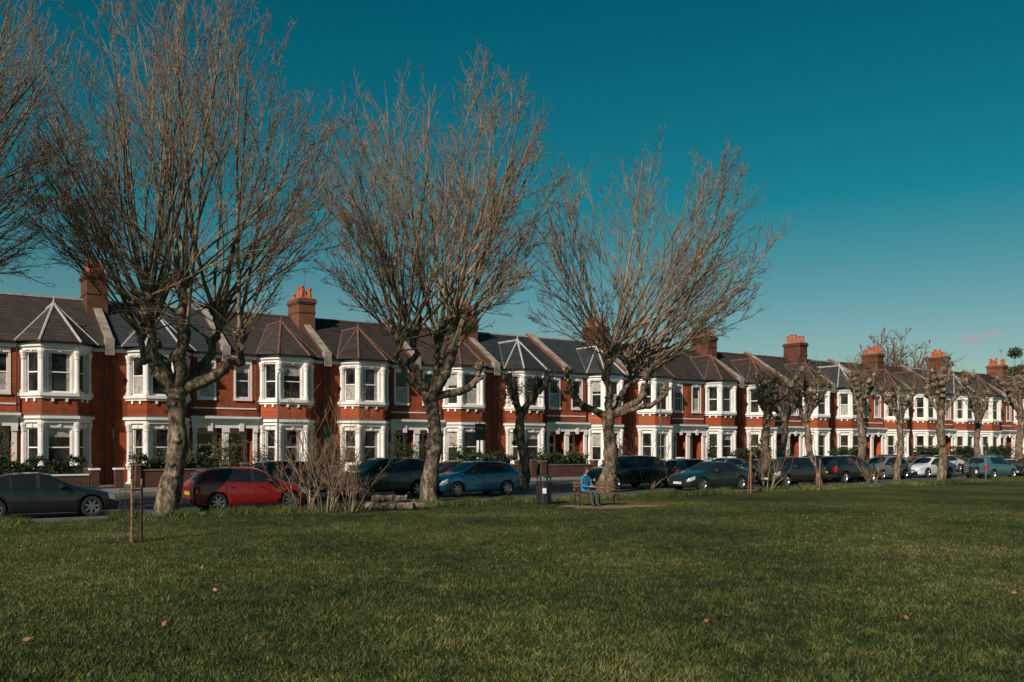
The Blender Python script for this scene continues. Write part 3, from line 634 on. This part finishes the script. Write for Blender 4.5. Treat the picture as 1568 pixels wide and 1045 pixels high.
    for xw in wb:
        for sy in (-1,1):
            yo=sy*.85; n=28
            def ring(rr,y): return [(xw+rr*math.cos(2*math.pi*q/n),y,r+rr*math.sin(2*math.pi*q/n)) for q in range(n)]
            prof=[(r*.6,yo-sy*wd),(r*.96,yo-sy*wd),(r,yo-sy*wd*.8),(r,yo-sy*.03),(r*.95,yo),(r*.70,yo+sy*.004),(r*.68,yo-sy*.015),(r*.62,yo-sy*.05),(.001,yo-sy*.055)]
            o0=len(wm.v)
            for (rr,y) in prof: wm.v+=ring(rr,y)
            for a in range(len(prof)-1):
                for q in range(n):
                    wm.f.append((o0+a*n+q,o0+a*n+(q+1)%n,o0+(a+1)*n+(q+1)%n,o0+(a+1)*n+q)); wm.m.append(1 if a in(5,6) else 0)
            for sp in range(7):
                an=2*math.pi*sp/7+.3; ca,sa=math.cos(an),math.sin(an)
                y1=yo-sy*.012; y0=yo-sy*.045; P=[]
                for yy in (y0,y1):
                    for (rr,hw) in ((.02,.03),(r*.66,.03)):
                        for s in (-1,1): P.append((xw+rr*ca-s*hw*sa,yy,r+rr*sa+s*hw*ca))
                wm.add(P,[(0,1,3,2),(4,6,7,5),(0,2,6,4),(1,5,7,3),(0,4,5,1),(2,3,7,6)],1)
            wm.rod((xw,yo-sy*.045,r),(xw,yo-sy*.005,r),.05,12,1)
    wheels=wm.mesh('wheels',[TYRE,RIM])
    d=MB(); zb=S[0][2]
    d.box(-.015,.03,-.26,.26,zb+.06,zb+.17,1); d.box(L-.04,L+.012,-.26,.26,zb+.26,zb+.37,2)
    d.box(-.005,.03,-.42,.42,zb+.2,zb+.27,0)
    mx=S[4][0]+.42; mz=S[4][4]+.05; zl=S[-2][4]
    for s in (-1,1):
        d.prism([(mx-.05,s*.86),(mx+.08,s*.86),(mx+.07,s*1.02),(mx-.0,s*1.02)],mz,mz+.13,0)
        w2=S[-3][1]
        d.prism([(L-.26,s*(w2-.05)),(L-.2,s*(w2+.02)),(L-.06,s*(w2-.03)),(L+.0,s*(w2-.13)),(L+.004,s*(w2-.24)),(L-.1,s*(w2-.24))],zl-.22,zl-.0,4)
        for hx in (S[6][0]-.2,S[9][0]-.22): d.box(hx-.08,hx+.08,min(s*(S[6][1]-.03),s*(S[6][1]+.012)),max(s*(S[6][1]-.03),s*(S[6][1]+.012)),S[6][4]-.15,S[6][4]-.125,0)
    det=d.mesh('details',[PLB,PLW,PLY,RIM,TL])
    return dict(L=L,body=body,wheels=wheels,det=det)
CT={k:cartype(k) for k in ('hatch','suv','sedan')}
def paint(name,c,metal=.3): return simple('paint_'+name,c,.3,metal=metal,var=.06,coat=1)
def car(kind,t,u,col,flip=False,sc=1.0,yaw=0.):
    c=CT[kind]; e=bpy.data.objects.new('parked_car',None); COL.objects.link(e); e.location=row(t,u,.008); e.rotation_euler=(0,0,ANG+(math.pi if flip else 0)+yaw); e.scale=(sc,)*3
    for n,me in (('body',c['body']),('wheels',c['wheels']),('plates_mirrors_handles',c['det'])):
        o=obj(n,me,e,(-c['L']/2,0,0))
        if n=='body': override(o,0,col)
black=paint('black',(.012,.013,.015),.2); red=paint('red',(.24,.006,.010),.1); blue=paint('blue',(.010,.11,.22)); dk=paint('dark_grey',(.025,.03,.035)); white=paint('white',(.65,.65,.65),0); silver=paint('silver',(.26,.28,.30),.5); teal=paint('teal',(.06,.16,.19)); navy=paint('navy',(.012,.03,.055)); dgreen=paint('dark_green',(.012,.028,.03))
car('sedan',-4.9,20.2,black,True)
car('hatch',1.55,20.5,red,True)
car('suv',3.8,16.6,black,False,sc=.95)
car('suv',8.6,16.8,dk,False)
car('hatch',12.7,17.6,blue,False,sc=1.03)
car('suv',22.6,16.6,black,False)
car('sedan',25.0,20.2,dgreen,False,sc=1.02)
car('hatch',27.5,16.6,navy,True)
car('suv',31.6,19.8,black,False,sc=.93)
car('sedan',33,16.5,dk); car('suv',38.3,18.6,black,True,sc=.95); car('sedan',41,16.2,navy)
car('hatch',45.0,16.6,silver); car('sedan',50.6,16.4,white); car('hatch',51.8,20.1,teal,True); car('sedan',57,20.2,black); car('hatch',58,16.4,dk); car('suv',64,20.2,navy); car('hatch',70,20.2,silver)
car('sedan',-12,20.2,silver)
for t,c,k in ((16,black,'sedan'),(37,silver,'sedan'),(46,black,'hatch'),(55,red,'hatch'),(63,white,'sedan')): car(k,t,10.2,c)
# ------------------------------------------------------------------ street furniture
WOOD=simple('bench_wood',(.14,.07,.04),.7,var=.35,scale=6,bump=.3)
def bench(loc,rz):
    e=obj('park_bench',None,None,loc,rz); m=MB(); L=1.7
    for i in range(4): m.box(-L/2,L/2,-.42+i*.105,-.42+i*.105+.085,.43,.465,0)
    obj('seat',m.mesh('seat',[WOOD]),e)
    b=MB()
    for i in range(3): 
        z=.56+i*.12; y=.02+i*.035
        b.add([(-L/2,y,z),(L/2,y,z),(L/2,y+.03,z-.005),(-L/2,y+.03,z-.005),(-L/2,y+.025,z+.09),(L/2,y+.025,z+.09),(L/2,y+.055,z+.085),(-L/2,y+.055,z+.085)],[(3,2,1,0),(4,5,6,7),(0,1,5,4),(1,2,6,5),(2,3,7,6),(3,0,4,7)],0)
    obj('backrest',b.mesh('backrest',[WOOD]),e)
    for j,x in enumerate((-L/2+.06,0,L/2-.06)):
        f=MB(); f.rod((x,-.4,0),(x,-.38,.43),.025,6,0); f.rod((x,.05,0),(x,0,.43),.025,6,0); f.rod((x,-.4,.415),(x,.02,.415),.02,6,0); f.rod((x,.03,.42),(x,.14,.92),.022,6,0)
        if j!=1:
            f.rod((x,-.4,.43),(x,-.4,.64),.02,6,0); f.rod((x,-.44,.65),(x,.07,.66),.026,6,0)
        obj('leg_%d'%(j+1),f.mesh('leg',[BLACK]),e)
    return e
BX,BY=(3.05,33.6)
bench((BX,BY,0.01),.35)
mb=MB(); n=28; pts=[]
for i in range(n):
    a=2*math.pi*i/n; rr=1+.2*math.sin(3*a+1)+.1*math.sin(7*a); pts.append((1.9*rr*math.cos(a),.9*rr*math.sin(a),0))
mb.quad(pts,0); obj('worn_earth_patch',mb.mesh('worn_earth_patch',[simple('worn_earth',(.2,.125,.085),.95,var=.3,scale=4,bump=.5)]),None,(BX+.5,BY-.5,.012),.2)
b=MB(); b.cyl(0,0,0,.06,.24,.26,16,0); b.cyl(0,0,.06,.78,.25,.28,16,0); b.cyl(0,0,.78,.83,.31,.31,16,0)
for i in range(6): 
    a=2*math.pi*i/6; b.rod((.25*math.cos(a),.25*math.sin(a),.82),(.25*math.cos(a),.25*math.sin(a),1.0),.02,5,0)
b.cyl(0,0,1.0,1.05,.31,.30,16,0); b.cyl(0,0,1.05,1.16,.30,.1,16,0); b.prism([(-.06,-.30),(.08,-.30),(.08,-.285),(-.06,-.285)],.42,.62,1)
for i in range(12):
    a=2*math.pi*i/12; b.rod((.265*math.cos(a),.265*math.sin(a),.08),(.29*math.cos(a),.29*math.sin(a),.78),.012,4,0)
obj('litter_bin',b.mesh('litter_bin',[BLACK,PLW]),None,(1.2,34.4,0))
obj('litter_bin',bpy.data.meshes['litter_bin'],None,(29.5,58.4,0))
STAKE=simple('stake_wood',(.30,.12,.06),.8,var=.35,scale=5)
def sapling(loc,seed,guard=True,hs=1.45):
    e=obj('staked_sapling',None,None,loc); m=MB()
    for x,y in ((-.02,-.12),(.1,.14)): m.rod((x,y,0),(x,y,hs),.028,7,0)
    if guard: m.rod((-.02,-.12,hs-.25),(.1,.14,hs-.25),.02,5,0)
    obj('stakes',m.mesh('stakes',[STAKE]),e)
    if guard:
        w=MB()
        for i in range(8):
            a=2*math.pi*i/8; w.rod((.03+.22*math.cos(a)-.16,.22*math.sin(a),.02),(.03+.22*math.cos(a)-.16,.22*math.sin(a),1.2),.006,4,0)
        for z in np.arange(.1,1.25,.16):
            for i in range(8):
                a=2*math.pi*i/8;b_=2*math.pi*(i+1)/8; w.rod((.03+.22*math.cos(a)-.16,.22*math.sin(a),z),(.03+.22*math.cos(b_)-.16,.22*math.sin(b_),z),.005,4,0)
        obj('wire_guard',w.mesh('wire_guard',[BLACK]),e)
    T=Tree(seed); P=T.path(np.array([[-.1,0,0.]]),np.array([[0,0,1.]]),np.array([2.3 if guard else 3.2]),10,.1,.05); T.tubes(P,lin(.02,.008,10,1),6,1)
    S,Dr,t=T.kids(P,9,.5,1,.4,.8); Q=T.path(S,Dr,T.g.uniform(.3,.7,len(S)),5,.1,.1); T.tubes(Q,lin(.008,.004,5,len(S)),4,2)
    o=T.finish('stem',(0,0,0),[BARK,SHOOT,TWIG]); o.parent=e
sapling((-8.7,21.1,0),601); sapling((11.1,42.6,0),602,False,1.9); sapling((15.3,45.5,0),603,False,1.5)
def lamp(t,u,h=5.6,az=0):
    m=MB(); m.cyl(0,0,0,1.1,.09,.085,12,0); m.cyl(0,0,1.1,h,.055,.04,10,0); m.rod((0,0,h),(0,-.5,h+.16),.03,8,0)
    m.prism([(-.1,-.95),(.1,-.95),(.14,-.45),(-.14,-.45)],h+.12,h+.22,0); m.prism([(-.07,-.9),(.07,-.9),(.1,-.5),(-.1,-.5)],h+.08,h+.119,1)
    obj('street_lamp',m.mesh('street_lamp',[LEAD,HL]),None,row(t,u,.12),ANG+az)
lamp(7.2,8.4); lamp(33,8.4); lamp(60,8.4); lamp(-20,8.4); lamp(87,8.4)
def sign(t,u,h,w,hh,col,name='parking_sign'):
    m=MB(); m.cyl(0,0,0,h,.035,.035,8,0); m.box(-w/2,w/2,-.06,-.04,h-hh-.05,h-.05,1); m.box(-w/2+.08,w/2-.08,-.064,-.061,h-hh*.4,h-.2,0); obj(name,m.mesh(name,[LEAD,col]),None,row(t,u,0),ANG)
SB=simple('sign_grey_blue',(.04,.06,.075),.4)
sign(6.9,14.9,3.0,.35,.4,SB); sign(14.8,14.9,3.3,.6,.8,BLACK,'notice_sign'); sign(47,22.3,2.4,.3,.4,SB)
# ------------------------------------------------------------------ seated person
def person(loc,rz):
    SK=simple('skin',(.42,.22,.15),.55,var=.08); COAT=simple('blue_coat',(.02,.15,.28),.8,var=.25,scale=9,bump=.4); TR=simple('jeans',(.05,.06,.08),.85,var=.2,scale=9); SH=simple('shoe',(.03,.025,.02),.6); HA=simple('hair',(.03,.02,.012),.7)
    e=obj('seated_person',None,None,loc,rz)
    J=[];E=[];Rr=[]
    def j(p,r,par=None):
        J.append(p);Rr.append(r)
        if par is not None: E.append((par,len(J)-1))
        return len(J)-1
    pel=j((0,-.12,.58),.145); sp=j((0,-.13,.78),.135,pel); ch=j((0,-.16,.98),.15,sp); nb=j((0,-.18,1.13),.07,ch); nk=j((0,-.205,1.2),.052,nb)
    for s in (-1,1):
        sh=j((s*.17,-.16,1.05),.075,ch); el=j((s*.23,-.24,.80),.05,sh); el2=j((s*.2,-.36,.74),.045,el); wr=j((s*.09,-.5,.74),.03,el2); pa=j((s*.05,-.55,.745),.03,wr)
        for f,(dx,L) in enumerate(((-.03,.06),(-.012,.075),(.006,.07),(.022,.055))):
            a=j((s*.05+s*dx*.9,-.585,.745),.0095,pa); b=j((s*.05+s*dx,-.585-L*.5,.735),.0085,a); j((s*.05+s*dx,-.585-L*.75,.71),.007,b)
        a=j((s*.02,-.55,.765),.011,pa); j((s*.005,-.585,.775),.009,a)
        hp=j((s*.10,-.2,.55),.1,pel); kn=j((s*.12,-.56,.56),.07,hp); k2=j((s*.125,-.6,.44),.06,kn); an=j((s*.13,-.66,.12),.042,k2); to=j((s*.135,-.74,.055),.045,an); j((s*.14,-.86,.045),.035,to)
    me=bpy.data.meshes.new('body'); me.from_pydata(J,E,[]); o=bpy.data.objects.new('body',me); COL.objects.link(o)
    sk=o.modifiers.new('sk','SKIN'); 
    for i,v in enumerate(me.skin_vertices[0].data): v.radius=(Rr[i],Rr[i]); v.use_root=(i==0)
    ss=o.modifiers.new('ss','SUBSURF'); ss.levels=2; ss.render_levels=2
    dg=bpy.context.evaluated_depsgraph_get(); bmsh=bpy.data.meshes.new_from_object(o.evaluated_get(dg)); bpy.data.objects.remove(o)
    for m in (COAT,TR,SK,SH): bmsh.materials.append(m)
    for p in bmsh.polygons:
        c=p.center; p.use_smooth=True
        if c.z>1.155: p.material_index=2
        elif c.y<-.5 and c.z>.66: p.material_index=2
        elif c.z<.11: p.material_index=3
        elif c.z<.56 or c.y<-.3 and c.z<.66: p.material_index=1
        else: p.material_index=0
    obj('body',bmsh,e)
    bm=bmesh.new(); bmesh.ops.create_uvsphere(bm,u_segments=28,v_segments=20,radius=1)
    for v in bm.verts:
        x,y,z=v.co; 
        X=x*.076*(1-.18*max(0,-z)); Y=y*.098; Z=z*.118
        if y<0:
            Y*= .93
            if abs(x)<.2 and -.3<z<.1: Y-=.022*(1-abs(x)/.2)*(1-abs(z+.15)/.3)
            if .15<abs(x)<.6 and 0<z<.25: Y+=.008
            if abs(x)<.35 and -.6<z<-.4: Y-=.004
        v.co=(X,Y,Z)
    for f in bm.faces:
        c=f.calc_center_median(); f.smooth=True
        f.material_index=1 if (c.z>.055 and c.y>-.085) or (c.y>-.01 and c.z>-.07) else 0
    hm=bpy.data.meshes.new('head'); bm.to_mesh(hm); bm.free()
    for m in (SK,HA): hm.materials.append(m)
    h=obj('head',hm,e,(0,-.235,1.31)); h.rotation_euler=(math.radians(12),0,.3)
    fm=MB()
    for s in (-1,1):
        fm.rod((s*.03,-.088,.012),(s*.03,-.094,.012),.009,8,0); fm.rod((s*.074,0,.0),(s*.084,.004,.0),.024,8,1,.018)
    fm.box(-.022,.022,-.093,-.088,-.058,-.050,2)
    obj('face_features',fm.mesh('face_features',[HA,SK,simple('lips',(.3,.1,.09),.5)]),h)
    bm=bmesh.new(); bmesh.ops.create_uvsphere(bm,u_segments=20,v_segments=14,radius=1)
    for v in bm.verts: v.co=(v.co.x*.083,v.co.y*.104+.012,v.co.z*.1+.032)
    geom=[v for v in bm.verts if (v.co.y<-.055 and v.co.z<.062) or v.co.z<-.055]
    bmesh.ops.delete(bm,geom=geom,context='VERTS'); hr=bpy.data.meshes.new('hair'); bm.to_mesh(hr); bm.free(); hr.materials.append(HA); obj('hair',hr,h)
    return e
ca,sa=math.cos(.35),math.sin(.35); px=-.52
person((BX+px*ca,BY+px*sa,-.01),.35+.35)
# ------------------------------------------------------------------ camera, sun, sky
cam=bpy.data.cameras.new('cam'); co=bpy.data.objects.new('camera',cam); COL.objects.link(co)
co.location=(0,0,CAMH); co.rotation_euler=(math.radians(90),0,0)
cam.sensor_width=36; cam.lens=36*1400/1568; cam.shift_y=158.5/1568; cam.clip_end=6000
scene.camera=co
S=Vector((-.50,-.86,0)).normalized(); el=math.radians(34); S=Vector((S.x*math.cos(el),S.y*math.cos(el),math.sin(el)))
sl=bpy.data.lights.new('sun','SUN'); sl.energy=5.0; sl.angle=math.radians(.5); sl.color=(1,.89,.76)
so=bpy.data.objects.new('sun',sl); COL.objects.link(so); so.rotation_euler=(-S).to_track_quat('-Z','Y').to_euler(); so.location=(0,-20,60)
w=bpy.data.worlds.new('World'); scene.world=w; w.use_nodes=True; nt=w.node_tree; bg=nt.nodes['Background']
sky=nt.nodes.new('ShaderNodeTexSky'); sky.sky_type='NISHITA'; sky.sun_disc=False; sky.sun_elevation=el; sky.sun_rotation=math.atan2(S.x,S.y)
sky.air_density=1.0; sky.dust_density=.3; sky.ozone_density=3.0
tc=nt.nodes.new('ShaderNodeTexCoord')
sx=N_(nt,'ShaderNodeSeparateXYZ'); nt.links.new(tc.outputs['Generated'],sx.inputs[0])
tint=N_(nt,'ShaderNodeValToRGB'); cr=tint.color_ramp; cr.elements[0].position=0; cr.elements[0].color=(.72,.72,.60,1); cr.elements[1].position=.45; cr.elements[1].color=(.010,.56,.48,1)
e=cr.elements.new(.11); e.color=(.56,.70,.58,1); e=cr.elements.new(.25); e.color=(.06,.65,.52,1)
nt.links.new(sx.outputs['Z'],tint.inputs['Fac'])
mx=nt.nodes.new('ShaderNodeMix'); mx.data_type='RGBA'; mx.blend_type='MULTIPLY'; mx.inputs[0].default_value=1
nt.links.new(sky.outputs[0],mx.inputs[6]); nt.links.new(tint.outputs[0],mx.inputs[7])
def cl(dirv,sz):
    d=Vector(dirv).normalized()
    vm=N_(nt,'ShaderNodeVectorMath',operation='SUBTRACT'); nt.links.new(tc.outputs['Generated'],vm.inputs[0]); vm.inputs[1].default_value=d
    ms=N_(nt,'ShaderNodeVectorMath',operation='MULTIPLY'); nt.links.new(vm.outputs[0],ms.inputs[0]); ms.inputs[1].default_value=(1,1,2.2)
    ln=N_(nt,'ShaderNodeVectorMath',operation='LENGTH'); nt.links.new(ms.outputs[0],ln.inputs[0])
    no=N_(nt,'ShaderNodeTexNoise',Scale=120.0,Detail=6.0); nt.links.new(tc.outputs['Generated'],no.inputs['Vector'])
    a=N_(nt,'ShaderNodeMath',operation='MULTIPLY_ADD'); nt.links.new(no.outputs['Fac'],a.inputs[0]); a.inputs[1].default_value=-sz*1.8; nt.links.new(ln.outputs['Value'],a.inputs[2])
    mr=N_(nt,'ShaderNodeMapRange'); mr.inputs['From Min'].default_value=-sz*.35; mr.inputs['From Max'].default_value=sz*.35; mr.inputs['To Min'].default_value=1; mr.inputs['To Max'].default_value=0
    nt.links.new(a.outputs[0],mr.inputs['Value']); return mr.outputs[0]
c1=cl((700,1400,161),.009); c2=cl((738,1400,170),.0075)
mxm=N_(nt,'ShaderNodeMath',operation='MAXIMUM'); nt.links.new(c1,mxm.inputs[0]); nt.links.new(c2,mxm.inputs[1])
mu=N_(nt,'ShaderNodeMath',operation='MULTIPLY'); nt.links.new(mxm.outputs[0],mu.inputs[0]); mu.inputs[1].default_value=.65
m2=nt.nodes.new('ShaderNodeMix'); m2.data_type='RGBA'; nt.links.new(mu.outputs[0],m2.inputs[0]); nt.links.new(mx.outputs[2],m2.inputs[6]); m2.inputs[7].default_value=(4.8,4.2,4.4,1)
nt.links.new(m2.outputs[2],bg.inputs['Color']); bg.inputs['Strength'].default_value=.085
scene.view_settings.view_transform='Standard'; scene.view_settings.look='None'; scene.view_settings.exposure=0
print('verts',sum(len(m.vertices) for m in bpy.data.meshes))
